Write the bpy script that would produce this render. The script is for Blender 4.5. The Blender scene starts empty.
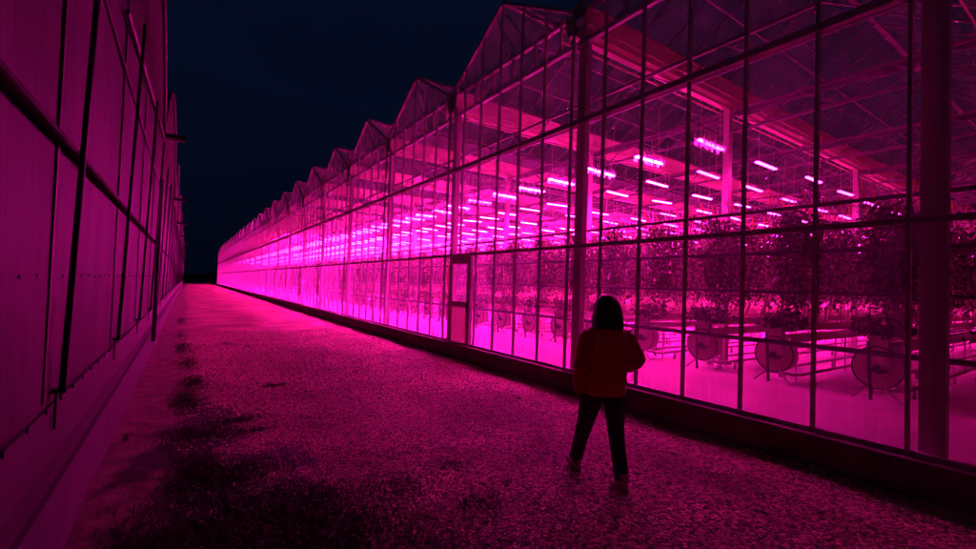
import bpy, math, random
import numpy as np
from mathutils import Vector, Matrix
R_ = math.radians
rnd = random.Random(7)
sc = bpy.context.scene
C = sc.collection

# ------------------------------------------------------------------ camera
CY, CP, CR, CF, EYE = 0.5925, 0.0265, 0.0342, 447.53, 1.65
fw = Vector((math.sin(CY)*math.cos(CP), math.cos(CY)*math.cos(CP), math.sin(CP)))
rt = Vector((math.cos(CY), -math.sin(CY), 0)); up = rt.cross(fw)
rt2 = rt*math.cos(CR) + up*math.sin(CR); up2 = up*math.cos(CR) - rt*math.sin(CR)
cam = bpy.data.cameras.new('camera'); co = bpy.data.objects.new('camera', cam); C.objects.link(co)
M = Matrix((( rt2.x, up2.x, -fw.x, 0), (rt2.y, up2.y, -fw.y, 0), (rt2.z, up2.z, -fw.z, EYE), (0, 0, 0, 1)))
co.matrix_world = M
cam.sensor_width = 36; cam.lens = CF/976*36; cam.clip_start = 0.05; cam.clip_end = 3000
sc.camera = co

# ------------------------------------------------------------------ night sky
w = bpy.data.worlds.new('World'); sc.world = w; w.use_nodes = True
nt = w.node_tree; nt.nodes.clear()
out = nt.nodes.new('ShaderNodeOutputWorld'); bg = nt.nodes.new('ShaderNodeBackground')
sky = nt.nodes.new('ShaderNodeTexSky'); sky.sky_type = 'NISHITA'; sky.sun_disc = False
sky.sun_elevation = R_(-4.0); sky.sun_rotation = R_(150)
tc = nt.nodes.new('ShaderNodeTexCoord'); nz = nt.nodes.new('ShaderNodeTexNoise')
mp = nt.nodes.new('ShaderNodeMapping'); mp.inputs['Scale'].default_value = (1, 1, 4)
nt.links.new(tc.outputs['Generated'], mp.inputs['Vector']); nt.links.new(mp.outputs['Vector'], nz.inputs['Vector'])
nz.inputs['Scale'].default_value = 1.8; nz.inputs['Detail'].default_value = 5
rp = nt.nodes.new('ShaderNodeValToRGB'); rp.color_ramp.elements[0].position = .3; rp.color_ramp.elements[1].position = .75
rp.color_ramp.elements[0].color = (.0009, .0022, .0088, 1); rp.color_ramp.elements[1].color = (.0014, .0034, .0140, 1)
nt.links.new(nz.outputs['Fac'], rp.inputs['Fac'])
sx = nt.nodes.new('ShaderNodeSeparateXYZ'); nt.links.new(tc.outputs['Generated'], sx.inputs['Vector'])
mr = nt.nodes.new('ShaderNodeMapRange'); mr.inputs['From Min'].default_value = 0; mr.inputs['From Max'].default_value = .35
mr.inputs['To Min'].default_value = .55; mr.inputs['To Max'].default_value = 1.15
nt.links.new(sx.outputs['Z'], mr.inputs['Value'])
ml = nt.nodes.new('ShaderNodeVectorMath'); ml.operation = 'SCALE'
nt.links.new(rp.outputs['Color'], ml.inputs[0]); nt.links.new(mr.outputs['Result'], ml.inputs['Scale'])
sk = nt.nodes.new('ShaderNodeVectorMath'); sk.operation = 'SCALE'; sk.inputs['Scale'].default_value = 0.0008
nt.links.new(sky.outputs['Color'], sk.inputs[0])
ad = nt.nodes.new('ShaderNodeVectorMath'); ad.operation = 'ADD'
nt.links.new(ml.outputs[0], ad.inputs[0]); nt.links.new(sk.outputs[0], ad.inputs[1])
nt.links.new(ad.outputs[0], bg.inputs['Color']); bg.inputs['Strength'].default_value = 1.0
nt.links.new(bg.outputs[0], out.inputs[0])

vs = sc.view_settings; vs.view_transform = 'Standard'; vs.look = 'None'; vs.exposure = 0; vs.gamma = 1
vs.use_curve_mapping = False
cy = sc.cycles; cy.use_denoising = True; cy.max_bounces = 8; cy.diffuse_bounces = 3; cy.glossy_bounces = 3
cy.transparent_max_bounces = 40; cy.transmission_bounces = 4; cy.sample_clamp_indirect = 12; cy.sample_clamp_direct = 0
cy.caustics_reflective = False; cy.caustics_refractive = False; cy.use_light_tree = True

LED = (1.0, 0.0075, 0.48)          # colour of the grow lights

# ------------------------------------------------------------------ materials
def pbsdf(name):
    m = bpy.data.materials.new(name); m.use_nodes = True
    return m, m.node_tree, m.node_tree.nodes['Principled BSDF']
def mat(name, col, rough=.6, metal=0, var=.25, scale=6, bump=0, bscale=40, spec=.5, col2=None, stretch=None):
    m, t, b = pbsdf(name)
    tcn = t.nodes.new('ShaderNodeTexCoord'); src = tcn.outputs['Object']
    if stretch:
        mpn = t.nodes.new('ShaderNodeMapping'); mpn.inputs['Scale'].default_value = stretch
        t.links.new(src, mpn.inputs['Vector']); src = mpn.outputs['Vector']
    n = t.nodes.new('ShaderNodeTexNoise'); n.inputs['Scale'].default_value = scale; n.inputs['Detail'].default_value = 6
    t.links.new(src, n.inputs['Vector'])
    r = t.nodes.new('ShaderNodeValToRGB'); r.color_ramp.elements[0].position = .3; r.color_ramp.elements[1].position = .7
    c2 = col2 or tuple(c*(1-var) for c in col)
    r.color_ramp.elements[0].color = (*c2, 1); r.color_ramp.elements[1].color = (*col, 1)
    t.links.new(n.outputs['Fac'], r.inputs['Fac']); t.links.new(r.outputs['Color'], b.inputs['Base Color'])
    b.inputs['Roughness'].default_value = rough; b.inputs['Metallic'].default_value = metal
    b.inputs['Specular IOR Level'].default_value = spec
    if bump:
        n2 = t.nodes.new('ShaderNodeTexNoise'); n2.inputs['Scale'].default_value = bscale; n2.inputs['Detail'].default_value = 4
        t.links.new(src, n2.inputs['Vector'])
        bp = t.nodes.new('ShaderNodeBump'); bp.inputs['Strength'].default_value = bump; bp.inputs['Distance'].default_value = .02
        t.links.new(n2.outputs['Fac'], bp.inputs['Height']); t.links.new(bp.outputs['Normal'], b.inputs['Normal'])
    return m
m_alu = mat('aluminium profile', (.50, .46, .44), .45, .3, .3, 8)
m_white = mat('galvanised white steel', (.62, .55, .42), .5, .0, .2, 5)
m_gutter = mat('aluminium gutter', (.92, .72, .48), .5, .0, .2, 3)
m_truss = mat('steel truss', (.20, .18, .16), .5, .2, .2, 5)
m_dark = mat('dark metal', (.03, .03, .035), .5, .2)
m_curb = mat('stained concrete kerb', (.20, .18, .14), .9, 0, .45, 4, .4, 30)
m_floor = mat('sealed concrete floor', (.46, .38, .33), .28, 0, .45, .9, .03, 12)
m_film = mat('white ground film', (.72, .62, .52), .5, 0, .15, 3, .5, 9)
m_door = mat('door aluminium', (.6, .53, .45), .5, .1)
m_reel = mat('reel plastic', (.62, .52, .42), .45, 0, .2)
m_hook = mat('steel hook', (.8, .75, .7), .3, .2)
m_pole = mat('galvanised pole', (.035, .035, .04), .5, .3)
m_flash = mat('grey flashing', (.11, .095, .10), .5, .1, .3, 3, .15, 8)
m_recess = mat('dark base band', (.05, .045, .045), .8, 0, .4, 4)
m_found = mat('rendered foundation', (.13, .11, .11), .85, 0, .35, 2.5, .3, 25)
m_orange_hook = mat('orange hook', (.95, .35, .03), .5)  # orange colour for a share of the hooks
m_stem = mat('tomato stems', (.35, .30, .14), .7)
m_pipe = mat('heating pipe', (.10, .09, .09), .5, .2)
m_tray = mat('white crop gutter', (.75, .66, .55), .45)

def mat_leaf():
    m, t, b = pbsdf('tomato leaves')
    g = t.nodes.new('ShaderNodeNewGeometry'); r = t.nodes.new('ShaderNodeValToRGB')
    e = r.color_ramp.elements; e[0].color = (.035, .06, .02, 1); e[1].color = (.13, .13, .05, 1)
    t.links.new(g.outputs['Random Per Island'], r.inputs['Fac']); t.links.new(r.outputs['Color'], b.inputs['Base Color'])
    b.inputs['Roughness'].default_value = .45
    tr = t.nodes.new('ShaderNodeBsdfTranslucent'); t.links.new(r.outputs['Color'], tr.inputs['Color'])
    mx = t.nodes.new('ShaderNodeMixShader'); mx.inputs[0].default_value = .35
    t.links.new(b.outputs[0], mx.inputs[1]); t.links.new(tr.outputs[0], mx.inputs[2])
    t.links.new(mx.outputs[0], t.nodes['Material Output'].inputs[0]); return m
m_leaf = mat_leaf()

def mat_glass(name, dirt=.16, streak=1.0):
    """thin pane: see-through, with a film of dirt and condensation that scatters light and a fresnel reflection"""
    m = bpy.data.materials.new(name); m.use_nodes = True; t = m.node_tree; t.nodes.clear()
    o = t.nodes.new('ShaderNodeOutputMaterial')
    tr = t.nodes.new('ShaderNodeBsdfTransparent'); tr.inputs[0].default_value = (.93, .93, .95, 1)
    tl = t.nodes.new('ShaderNodeBsdfTranslucent'); tl.inputs[0].default_value = (.85, .85, .85, 1)
    df = t.nodes.new('ShaderNodeBsdfDiffuse'); df.inputs[0].default_value = (.35, .33, .33, 1)
    gl = t.nodes.new('ShaderNodeBsdfGlossy'); gl.inputs['Roughness'].default_value = .03
    rf = t.nodes.new('ShaderNodeBsdfRefraction'); rf.inputs['IOR'].default_value = 1.001; rf.inputs['Roughness'].default_value = .16
    tcn = t.nodes.new('ShaderNodeTexCoord')
    mpn = t.nodes.new('ShaderNodeMapping'); mpn.inputs['Scale'].default_value = (22, 22, .7)
    n = t.nodes.new('ShaderNodeTexNoise'); n.inputs['Scale'].default_value = 1; n.inputs['Detail'].default_value = 4
    t.links.new(tcn.outputs['Object'], mpn.inputs['Vector']); t.links.new(mpn.outputs['Vector'], n.inputs['Vector'])
    mr1 = t.nodes.new('ShaderNodeMapRange'); mr1.inputs['From Min'].default_value = .35; mr1.inputs['From Max'].default_value = .7
    mr1.inputs['To Min'].default_value = dirt*.5; mr1.inputs['To Max'].default_value = dirt*1.6
    t.links.new(n.outputs['Fac'], mr1.inputs['Value'])
    dd = t.nodes.new('ShaderNodeMixShader'); dd.inputs[0].default_value = .3
    t.links.new(tl.outputs[0], dd.inputs[1]); t.links.new(df.outputs[0], dd.inputs[2])
    a0 = t.nodes.new('ShaderNodeMixShader'); a0.inputs[0].default_value = .10*streak
    mr2 = t.nodes.new('ShaderNodeMapRange'); mr2.inputs['From Min'].default_value = .48; mr2.inputs['From Max'].default_value = .68
    mr2.inputs['To Min'].default_value = .06*streak; mr2.inputs['To Max'].default_value = .45*streak
    t.links.new(n.outputs['Fac'], mr2.inputs['Value']); t.links.new(mr2.outputs[0], a0.inputs[0])
    t.links.new(tr.outputs[0], a0.inputs[1]); t.links.new(rf.outputs[0], a0.inputs[2])
    # dirt covers more at a slant
    lw = t.nodes.new('ShaderNodeLayerWeight'); lw.inputs['Blend'].default_value = .35
    ma = t.nodes.new('ShaderNodeMath'); ma.operation = 'MULTIPLY_ADD'; ma.inputs[1].default_value = 3.0; ma.inputs[2].default_value = 1
    t.links.new(lw.outputs['Facing'], ma.inputs[0])
    mm = t.nodes.new('ShaderNodeMath'); mm.operation = 'MULTIPLY'; mm.use_clamp = True
    so = t.nodes.new('ShaderNodeSeparateXYZ'); t.links.new(tcn.outputs['Object'], so.inputs[0])
    dv = t.nodes.new('ShaderNodeMath'); dv.operation = 'DIVIDE'; dv.inputs[1].default_value = 4.2615/6; t.links.new(so.outputs['Y'], dv.inputs[0])
    fl = t.nodes.new('ShaderNodeMath'); fl.operation = 'FLOOR'; t.links.new(dv.outputs[0], fl.inputs[0])
    oi = t.nodes.new('ShaderNodeObjectInfo'); sm = t.nodes.new('ShaderNodeMath'); sm.operation = 'MULTIPLY_ADD'; sm.inputs[1].default_value = 97
    t.links.new(oi.outputs['Random'], sm.inputs[0]); t.links.new(fl.outputs[0], sm.inputs[2])
    gt = t.nodes.new('ShaderNodeMath'); gt.operation = 'GREATER_THAN'; gt.inputs[1].default_value = 2.354; t.links.new(so.outputs['Z'], gt.inputs[0])
    sn = t.nodes.new('ShaderNodeMath'); sn.operation = 'MULTIPLY_ADD'; sn.inputs[1].default_value = 13.7; t.links.new(gt.outputs[0], sn.inputs[0]); t.links.new(sm.outputs[0], sn.inputs[2])
    wn = t.nodes.new('ShaderNodeTexWhiteNoise'); wn.noise_dimensions = '1D'; t.links.new(sn.outputs[0], wn.inputs['W'])
    pv = t.nodes.new('ShaderNodeMapRange'); pv.inputs['To Min'].default_value = .55; pv.inputs['To Max'].default_value = 1.5; t.links.new(wn.outputs['Value'], pv.inputs['Value'])
    bz = t.nodes.new('ShaderNodeMapRange'); bz.inputs['From Min'].default_value = .3; bz.inputs['From Max'].default_value = .75; bz.inputs['To Min'].default_value = 2.2; bz.inputs['To Max'].default_value = 1
    t.links.new(so.outputs['Z'], bz.inputs['Value']); pz = t.nodes.new('ShaderNodeMath'); pz.operation = 'MULTIPLY'; t.links.new(pv.outputs[0], pz.inputs[0]); t.links.new(bz.outputs[0], pz.inputs[1])
    mz = t.nodes.new('ShaderNodeMath'); mz.operation = 'MULTIPLY'; t.links.new(mr1.outputs['Result'], mz.inputs[0]); t.links.new(pz.outputs[0], mz.inputs[1])
    t.links.new(mz.outputs[0], mm.inputs[0]); t.links.new(ma.outputs[0], mm.inputs[1])
    a1 = t.nodes.new('ShaderNodeMixShader'); t.links.new(mm.outputs[0], a1.inputs[0])
    t.links.new(dd.outputs[0], a1.inputs[2])
    # reflection grows at a slant (same from both sides of the thin pane); the dirt film lies over it
    lf = t.nodes.new('ShaderNodeLayerWeight'); lf.inputs['Blend'].default_value = .5
    pw = t.nodes.new('ShaderNodeMath'); pw.operation = 'POWER'; pw.inputs[1].default_value = 5; t.links.new(lf.outputs['Facing'], pw.inputs[0])
    pm = t.nodes.new('ShaderNodeMath'); pm.operation = 'MULTIPLY_ADD'; pm.inputs[1].default_value = .75; pm.inputs[2].default_value = .07
    t.links.new(pw.outputs[0], pm.inputs[0])
    a2 = t.nodes.new('ShaderNodeMixShader'); t.links.new(pm.outputs[0], a2.inputs[0])
    t.links.new(a0.outputs[0], a2.inputs[1]); t.links.new(gl.outputs[0], a2.inputs[2])
    t.links.new(a2.outputs[0], a1.inputs[1])
    t.links.new(a1.outputs[0], o.inputs[0]); return m
m_glass = mat_glass('dirty wall glass', .042)
m_rglass = mat_glass('dirty roof glass', .045, .3)

def mat_emit(name, col, s):
    m = bpy.data.materials.new(name); m.use_nodes = True; t = m.node_tree; t.nodes.clear()
    o = t.nodes.new('ShaderNodeOutputMaterial'); e = t.nodes.new('ShaderNodeEmission')
    e.inputs[0].default_value = (*col, 1); e.inputs[1].default_value = s; t.links.new(e.outputs[0], o.inputs[0]); return m
def mat_led(name, power, wide=.07):
    """lensed grow light: most of its light goes straight down, little to the sides"""
    m = mat_emit(name, LED, 1); t = m.node_tree; e = [n for n in t.nodes if n.type == 'EMISSION'][0]
    g = t.nodes.new('ShaderNodeNewGeometry'); sp = t.nodes.new('ShaderNodeSeparateXYZ'); t.links.new(g.outputs['Incoming'], sp.inputs[0])
    ng = t.nodes.new('ShaderNodeMath'); ng.operation = 'MULTIPLY'; ng.inputs[1].default_value = -1; t.links.new(sp.outputs['Z'], ng.inputs[0])
    mxn = t.nodes.new('ShaderNodeMath'); mxn.operation = 'MAXIMUM'; mxn.inputs[1].default_value = 0; t.links.new(ng.outputs[0], mxn.inputs[0])
    pwn = t.nodes.new('ShaderNodeMath'); pwn.operation = 'POWER'; pwn.inputs[1].default_value = 1.6; t.links.new(mxn.outputs[0], pwn.inputs[0])
    fin = t.nodes.new('ShaderNodeMath'); fin.operation = 'MULTIPLY_ADD'; fin.inputs[1].default_value = power; fin.inputs[2].default_value = power*wide
    upn = t.nodes.new('ShaderNodeMath'); upn.operation = 'MAXIMUM'; upn.inputs[1].default_value = 0; t.links.new(sp.outputs['Z'], upn.inputs[0])
    sm_ = t.nodes.new('ShaderNodeMath'); sm_.operation = 'MULTIPLY_ADD'; sm_.inputs[1].default_value = .45; t.links.new(upn.outputs[0], sm_.inputs[0]); t.links.new(pwn.outputs[0], sm_.inputs[2])
    t.links.new(sm_.outputs[0], fin.inputs[0]); t.links.new(fin.outputs[0], e.inputs[1]); return m
m_led = mat_led('lit led tube', 5200, .042)
m_led_mid = mat_led('lit led tube at three quarters', 1500, .10)
m_led_low = mat_led('lit led tube at low power', 150, .7)
m_led_flare = mat_led('lit led tube with added glare', 1300, .45)  # strong side emission added to imitate flare around the aisle lamps
m_frost = bpy.data.materials.new('frosted door panel'); m_frost.use_nodes = True
_t = m_frost.node_tree; _t.nodes.clear(); _o = _t.nodes.new('ShaderNodeOutputMaterial'); _a = _t.nodes.new('ShaderNodeBsdfTranslucent'); _b = _t.nodes.new('ShaderNodeBsdfDiffuse')
_a.inputs[0].default_value = (.85, .78, .68, 1); _b.inputs[0].default_value = (.75, .66, .58, 1); _m = _t.nodes.new('ShaderNodeMixShader'); _m.inputs[0].default_value = .4
_t.links.new(_a.outputs[0], _m.inputs[1]); _t.links.new(_b.outputs[0], _m.inputs[2]); _t.links.new(_m.outputs[0], _o.inputs[0])

def mat_sheet():
    m, t, b = pbsdf('white polythene sheet')
    tcn = t.nodes.new('ShaderNodeTexCoord')
    mpn = t.nodes.new('ShaderNodeMapping'); mpn.inputs['Scale'].default_value = (1, 1.4, .35)
    n = t.nodes.new('ShaderNodeTexNoise'); n.inputs['Scale'].default_value = 1.5; n.inputs['Detail'].default_value = 3
    t.links.new(tcn.outputs['Object'], mpn.inputs['Vector']); t.links.new(mpn.outputs['Vector'], n.inputs['Vector'])
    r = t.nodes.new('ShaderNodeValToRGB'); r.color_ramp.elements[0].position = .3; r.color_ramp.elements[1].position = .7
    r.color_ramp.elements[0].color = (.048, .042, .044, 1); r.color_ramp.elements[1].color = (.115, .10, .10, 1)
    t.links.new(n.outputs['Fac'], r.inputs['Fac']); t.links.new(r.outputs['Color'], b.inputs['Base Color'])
    b.inputs['Roughness'].default_value = .6; b.inputs['Specular IOR Level'].default_value = .2
    bp = t.nodes.new('ShaderNodeBump'); bp.inputs['Strength'].default_value = .35; bp.inputs['Distance'].default_value = .12
    t.links.new(n.outputs['Fac'], bp.inputs['Height']); t.links.new(bp.outputs['Normal'], b.inputs['Normal'])
    return m
m_sheet = mat_sheet()

def mat_ground():
    m, t, b = pbsdf('gravel path')
    tcn = t.nodes.new('ShaderNodeTexCoord'); P = tcn.outputs['Object']
    def noise(s, d=5, vec=P):
        n = t.nodes.new('ShaderNodeTexNoise'); n.inputs['Scale'].default_value = s; n.inputs['Detail'].default_value = d
        t.links.new(vec, n.inputs['Vector']); return n.outputs['Fac']
    def ramp(src, a, b_, ca, cb):
        r = t.nodes.new('ShaderNodeValToRGB'); r.color_ramp.elements[0].position = a; r.color_ramp.elements[1].position = b_
        r.color_ramp.elements[0].color = (*ca, 1); r.color_ramp.elements[1].color = (*cb, 1); t.links.new(src, r.inputs['Fac']); return r.outputs['Color']
    v = t.nodes.new('ShaderNodeTexVoronoi'); v.inputs['Scale'].default_value = 38; t.links.new(P, v.inputs['Vector'])
    v2 = t.nodes.new('ShaderNodeTexVoronoi'); v2.inputs['Scale'].default_value = 90; t.links.new(P, v2.inputs['Vector'])
    sp = t.nodes.new('ShaderNodeSeparateColor'); t.links.new(v.outputs['Color'], sp.inputs[0])
    stone = ramp(sp.outputs[0], .05, .95, (.14, .11, .065), (.95, .74, .40))
    mixd = t.nodes.new('ShaderNodeMix'); mixd.data_type = 'RGBA'
    t.links.new(ramp(noise(.7), .38, .62, (0, 0, 0), (1, 1, 1)), mixd.inputs[0])
    mul = t.nodes.new('ShaderNodeMix'); mul.data_type = 'RGBA'; mul.blend_type = 'MULTIPLY'; mul.inputs[0].default_value = 1
    t.links.new(stone, mul.inputs[6]); mul.inputs[7].default_value = (.5, .47, .42, 1)
    t.links.new(mul.outputs[2], mixd.inputs[6]); t.links.new(stone, mixd.inputs[7])
    # bare earth strip beside the left wall, with a ragged edge
    sx = t.nodes.new('ShaderNodeSeparateXYZ'); t.links.new(P, sx.inputs[0])
    ad = t.nodes.new('ShaderNodeMath'); ad.operation = 'MULTIPLY_ADD'; ad.inputs[1].default_value = 1.1
    t.links.new(noise(.9, 7), ad.inputs[0]); t.links.new(sx.outputs['X'], ad.inputs[2])
    soil = ramp(noise(5), .35, .65, (.16, .13, .085), (.34, .27, .17))
    f = ramp(ad.outputs[0], .47, .62, (0, 0, 0), (1, 1, 1))
    mx2 = t.nodes.new('ShaderNodeMix'); mx2.data_type = 'RGBA'; t.links.new(f, mx2.inputs[0])
    # black humus patches where the weeds grow
    yr = t.nodes.new('ShaderNodeMapRange'); yr.inputs['From Min'].default_value = 3.0; yr.inputs['From Max'].default_value = 8
    yr.inputs['To Min'].default_value = 1.0; yr.inputs['To Max'].default_value = .09; t.links.new(sx.outputs['Y'], yr.inputs['Value'])
    dxn = t.nodes.new('ShaderNodeMath'); dxn.operation = 'SUBTRACT'; dxn.inputs[1].default_value = .22; t.links.new(sx.outputs['X'], dxn.inputs[0])
    dab = t.nodes.new('ShaderNodeMath'); dab.operation = 'ABSOLUTE'; t.links.new(dxn.outputs[0], dab.inputs[0])
    dvn = t.nodes.new('ShaderNodeMath'); dvn.operation = 'DIVIDE'; t.links.new(dab.outputs[0], dvn.inputs[0]); t.links.new(yr.outputs[0], dvn.inputs[1])
    nn = t.nodes.new('ShaderNodeMath'); nn.operation = 'MULTIPLY_ADD'; nn.inputs[1].default_value = 4.6; t.links.new(noise(1.7, 9), nn.inputs[0])
    ys = t.nodes.new('ShaderNodeMapRange'); ys.inputs['From Min'].default_value = 6.5; ys.inputs['From Max'].default_value = 10; ys.inputs['To Min'].default_value = 0; ys.inputs['To Max'].default_value = 3
    t.links.new(sx.outputs['Y'], ys.inputs['Value']); aa = t.nodes.new('ShaderNodeMath'); t.links.new(ys.outputs[0], aa.inputs[0]); t.links.new(dvn.outputs[0], aa.inputs[1]); t.links.new(aa.outputs[0], nn.inputs[2])
    hmr = t.nodes.new('ShaderNodeMapRange'); hmr.inputs['From Min'].default_value = 2.55; hmr.inputs['From Max'].default_value = 3.05
    t.links.new(nn.outputs[0], hmr.inputs['Value'])
    t.links.new(soil, mx2.inputs[6]); t.links.new(mixd.outputs[2], mx2.inputs[7])
    mx3 = t.nodes.new('ShaderNodeMix'); mx3.data_type = 'RGBA'; t.links.new(hmr.outputs[0], mx3.inputs[0])
    mx3.inputs[6].default_value = (.022, .019, .012, 1); t.links.new(mx2.outputs[2], mx3.inputs[7])
    t.links.new(mx3.outputs[2], b.inputs['Base Color'])
    b.inputs['Roughness'].default_value = .75
    h = t.nodes.new('ShaderNodeMath'); h.operation = 'MULTIPLY_ADD'; h.inputs[1].default_value = -1; h.inputs[2].default_value = 1
    t.links.new(v.outputs['Distance'], h.inputs[0])
    h2 = t.nodes.new('ShaderNodeMath'); h2.operation = 'MULTIPLY_ADD'; h2.inputs[1].default_value = -.4
    t.links.new(v2.outputs['Distance'], h2.inputs[0]); t.links.new(h.outputs[0], h2.inputs[2])
    h3 = t.nodes.new('ShaderNodeMath'); h3.operation = 'MULTIPLY'; t.links.new(h2.outputs[0], h3.inputs[0]); t.links.new(f, h3.inputs[1])
    h4 = t.nodes.new('ShaderNodeMath'); h4.operation = 'MULTIPLY_ADD'; h4.inputs[1].default_value = .6
    t.links.new(noise(14), h4.inputs[0]); t.links.new(h3.outputs[0], h4.inputs[2])
    bp = t.nodes.new('ShaderNodeBump'); bp.inputs['Strength'].default_value = 1; bp.inputs['Distance'].default_value = .028
    t.links.new(h4.outputs[0], bp.inputs['Height']); t.links.new(bp.outputs['Normal'], b.inputs['Normal'])
    return m
m_ground = mat_ground()
m_field = mat('dark field', (.05, .05, .03), .9, 0, .5, .2)
def mat_island(name, a, b_, rough=.8):
    m, t, b = pbsdf(name)
    g = t.nodes.new('ShaderNodeNewGeometry'); r = t.nodes.new('ShaderNodeValToRGB')
    r.color_ramp.elements[0].color = (*a, 1); r.color_ramp.elements[1].color = (*b_, 1)
    t.links.new(g.outputs['Random Per Island'], r.inputs['Fac']); t.links.new(r.outputs['Color'], b.inputs['Base Color'])
    b.inputs['Roughness'].default_value = rough; return m
m_stone = mat_island('gravel stones', (.16, .12, .07), (1.0, .78, .45), .6)
m_weed = mat_island('dry weeds', (.015, .02, .008), (.05, .05, .02))

# ------------------------------------------------------------------ mesh helpers
class MB:
    def __init__(s): s.v = []; s.f = []
    def poly(s, pts):
        n = len(s.v); s.v += [tuple(p) for p in pts]; s.f.append(tuple(range(n, n+len(pts)))); return s
    def box(s, x0, x1, y0, y1, z0, z1):
        n = len(s.v); s.v += [(x, y, z) for x in (x0, x1) for y in (y0, y1) for z in (z0, z1)]
        for q in ((0, 1, 3, 2), (4, 6, 7, 5), (0, 4, 5, 1), (2, 3, 7, 6), (0, 2, 6, 4), (1, 5, 7, 3)): s.f.append(tuple(n+i for i in q))
        return s
    def bar(s, a, b, w, h=None):
        a = Vector(a); b = Vector(b); h = h or w; d = (b-a).normalized()
        u = Vector((0, 0, 1)) if abs(d.z) < .95 else Vector((1, 0, 0))
        r = d.cross(u).normalized(); u = r.cross(d).normalized(); n = len(s.v)
        for p in (a, b):
            for i, j in ((-1, -1), (1, -1), (1, 1), (-1, 1)): s.v.append(tuple(p+r*(i*w/2)+u*(j*h/2)))
        for q in ((0, 1, 2, 3), (7, 6, 5, 4), (0, 4, 5, 1), (1, 5, 6, 2), (2, 6, 7, 3), (3, 7, 4, 0)): s.f.append(tuple(n+i for i in q))
        return s
    def tube(s, pts, rad, seg=10, caps=True):
        pts = [Vector(p) for p in pts]; n0 = len(s.v); k = len(pts)
        rad = rad if isinstance(rad, (list, tuple)) else [rad]*k
        pr = None
        for i, p in enumerate(pts):
            d = (pts[min(i+1, k-1)]-pts[max(i-1, 0)]).normalized()
            if pr is None:
                u = Vector((0, 0, 1)) if abs(d.z) < .9 else Vector((0, 1, 0)); r = d.cross(u).normalized()
            else: r = (pr-d*pr.dot(d)).normalized()
            pr = r; u = r.cross(d)
            rr = rad[i] if isinstance(rad[i], (list, tuple)) else (rad[i], rad[i])
            for j in range(seg):
                a = 2*math.pi*j/seg; s.v.append(tuple(p+r*math.cos(a)*rr[0]+u*math.sin(a)*rr[1]))
        for i in range(k-1):
            for j in range(seg):
                a = n0+i*seg+j; b = n0+i*seg+(j+1) % seg; s.f.append((a, b, b+seg, a+seg))
        if caps: s.f.append(tuple(n0+j for j in range(seg))[::-1]); s.f.append(tuple(n0+(k-1)*seg+j for j in range(seg)))
        return s
    def mesh(s, name, m, smooth=False):
        me = bpy.data.meshes.new(name); me.from_pydata(s.v, [], s.f); me.materials.append(m)
        if smooth: me.polygons.foreach_set('use_smooth', [True]*len(me.polygons))
        me.update(); return me
    def build(s, name, m, parent=None, loc=(0, 0, 0), smooth=False):
        return link(name, s.mesh(name, m, smooth), parent, loc)
def link(name, me, parent=None, loc=(0, 0, 0)):
    o = bpy.data.objects.new(name, me); C.objects.link(o); o.location = loc
    if parent: o.parent = parent
    return o
def empty(name, loc, label, cat, group=None):
    o = bpy.data.objects.new(name, None); C.objects.link(o); o.location = loc
    o['label'] = label; o['category'] = cat
    if group: o['group'] = group
    return o
def copy_tree(o, parent=None):
    c = o.copy(); C.objects.link(c); c.parent = parent
    for ch in [x for x in bpy.data.objects if x.parent == o]: copy_tree(ch, c)
    return c
def npmesh(name, V, F, m):
    me = bpy.data.meshes.new(name); n = F.shape[1]
    me.vertices.add(len(V)); me.vertices.foreach_set('co', V.astype(np.float32).ravel())
    me.loops.add(F.size); me.loops.foreach_set('vertex_index', F.astype(np.int32).ravel())
    me.polygons.add(len(F)); me.polygons.foreach_set('loop_start', np.arange(0, F.size, n, dtype=np.int32))
    me.polygons.foreach_set('loop_total', np.full(len(F), n, dtype=np.int32))
    me.update(calc_edges=True); me.validate(); me.materials.append(m); return me

# ------------------------------------------------------------------ key dimensions
XR, XL = 5.265, -0.543
Y0, BAY = 1.195, 4.2615
ZB, Z1, Z2, ZC, ZE, ZRDG = .31, 2.354, 4.407, 5.79, 6.33, 7.60
KMIN, KMAX = -2, 25                       # bays
YMIN, YMAX = Y0+KMIN*BAY, Y0+KMAX*BAY
XEND = 52.0
FLZ = .10                                  # floor inside
XROW = 9.25                                # where crop rows start
ROW = BAY/3

# ------------------------------------------------------------------ ground
rng = np.random.default_rng(3)
g = MB()
g.poly([(-1500, -200, -.06), (1500, -200, -.06), (1500, 2500, -.06), (-1500, 2500, -.06)])
o = g.build('field', m_field); o['kind'] = 'structure'
# the gravel lane: a finely divided sheet with gentle ruts
nx, ny = 60, 420
xs = np.linspace(XL-.2, XR+.2, nx); ys = np.linspace(-8, YMAX+25, ny)
X, Y = np.meshgrid(xs, ys, indexing='ij')
Z = .012*np.sin(X*2.1+.3*np.sin(Y*.5))+.010*np.sin(Y*1.7+X)+.008*np.sin(Y*3.1-X*2.3)
V = np.stack([X.ravel(), Y.ravel(), Z.ravel()], 1)
ii, jj = np.meshgrid(np.arange(nx-1), np.arange(ny-1), indexing='ij'); a = (ii*ny+jj).ravel()
F = np.stack([a, a+ny, a+ny+1, a+1], 1)
me = npmesh('path', V, F, m_ground); me.polygons.foreach_set('use_smooth', [True]*len(me.polygons))
o = link('path', me); o['kind'] = 'structure'
def gz(x, y): return .012*np.sin(x*2.1+.3*np.sin(y*.5))+.010*np.sin(y*1.7+x)+.008*np.sin(y*3.1-x*2.3)
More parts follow.
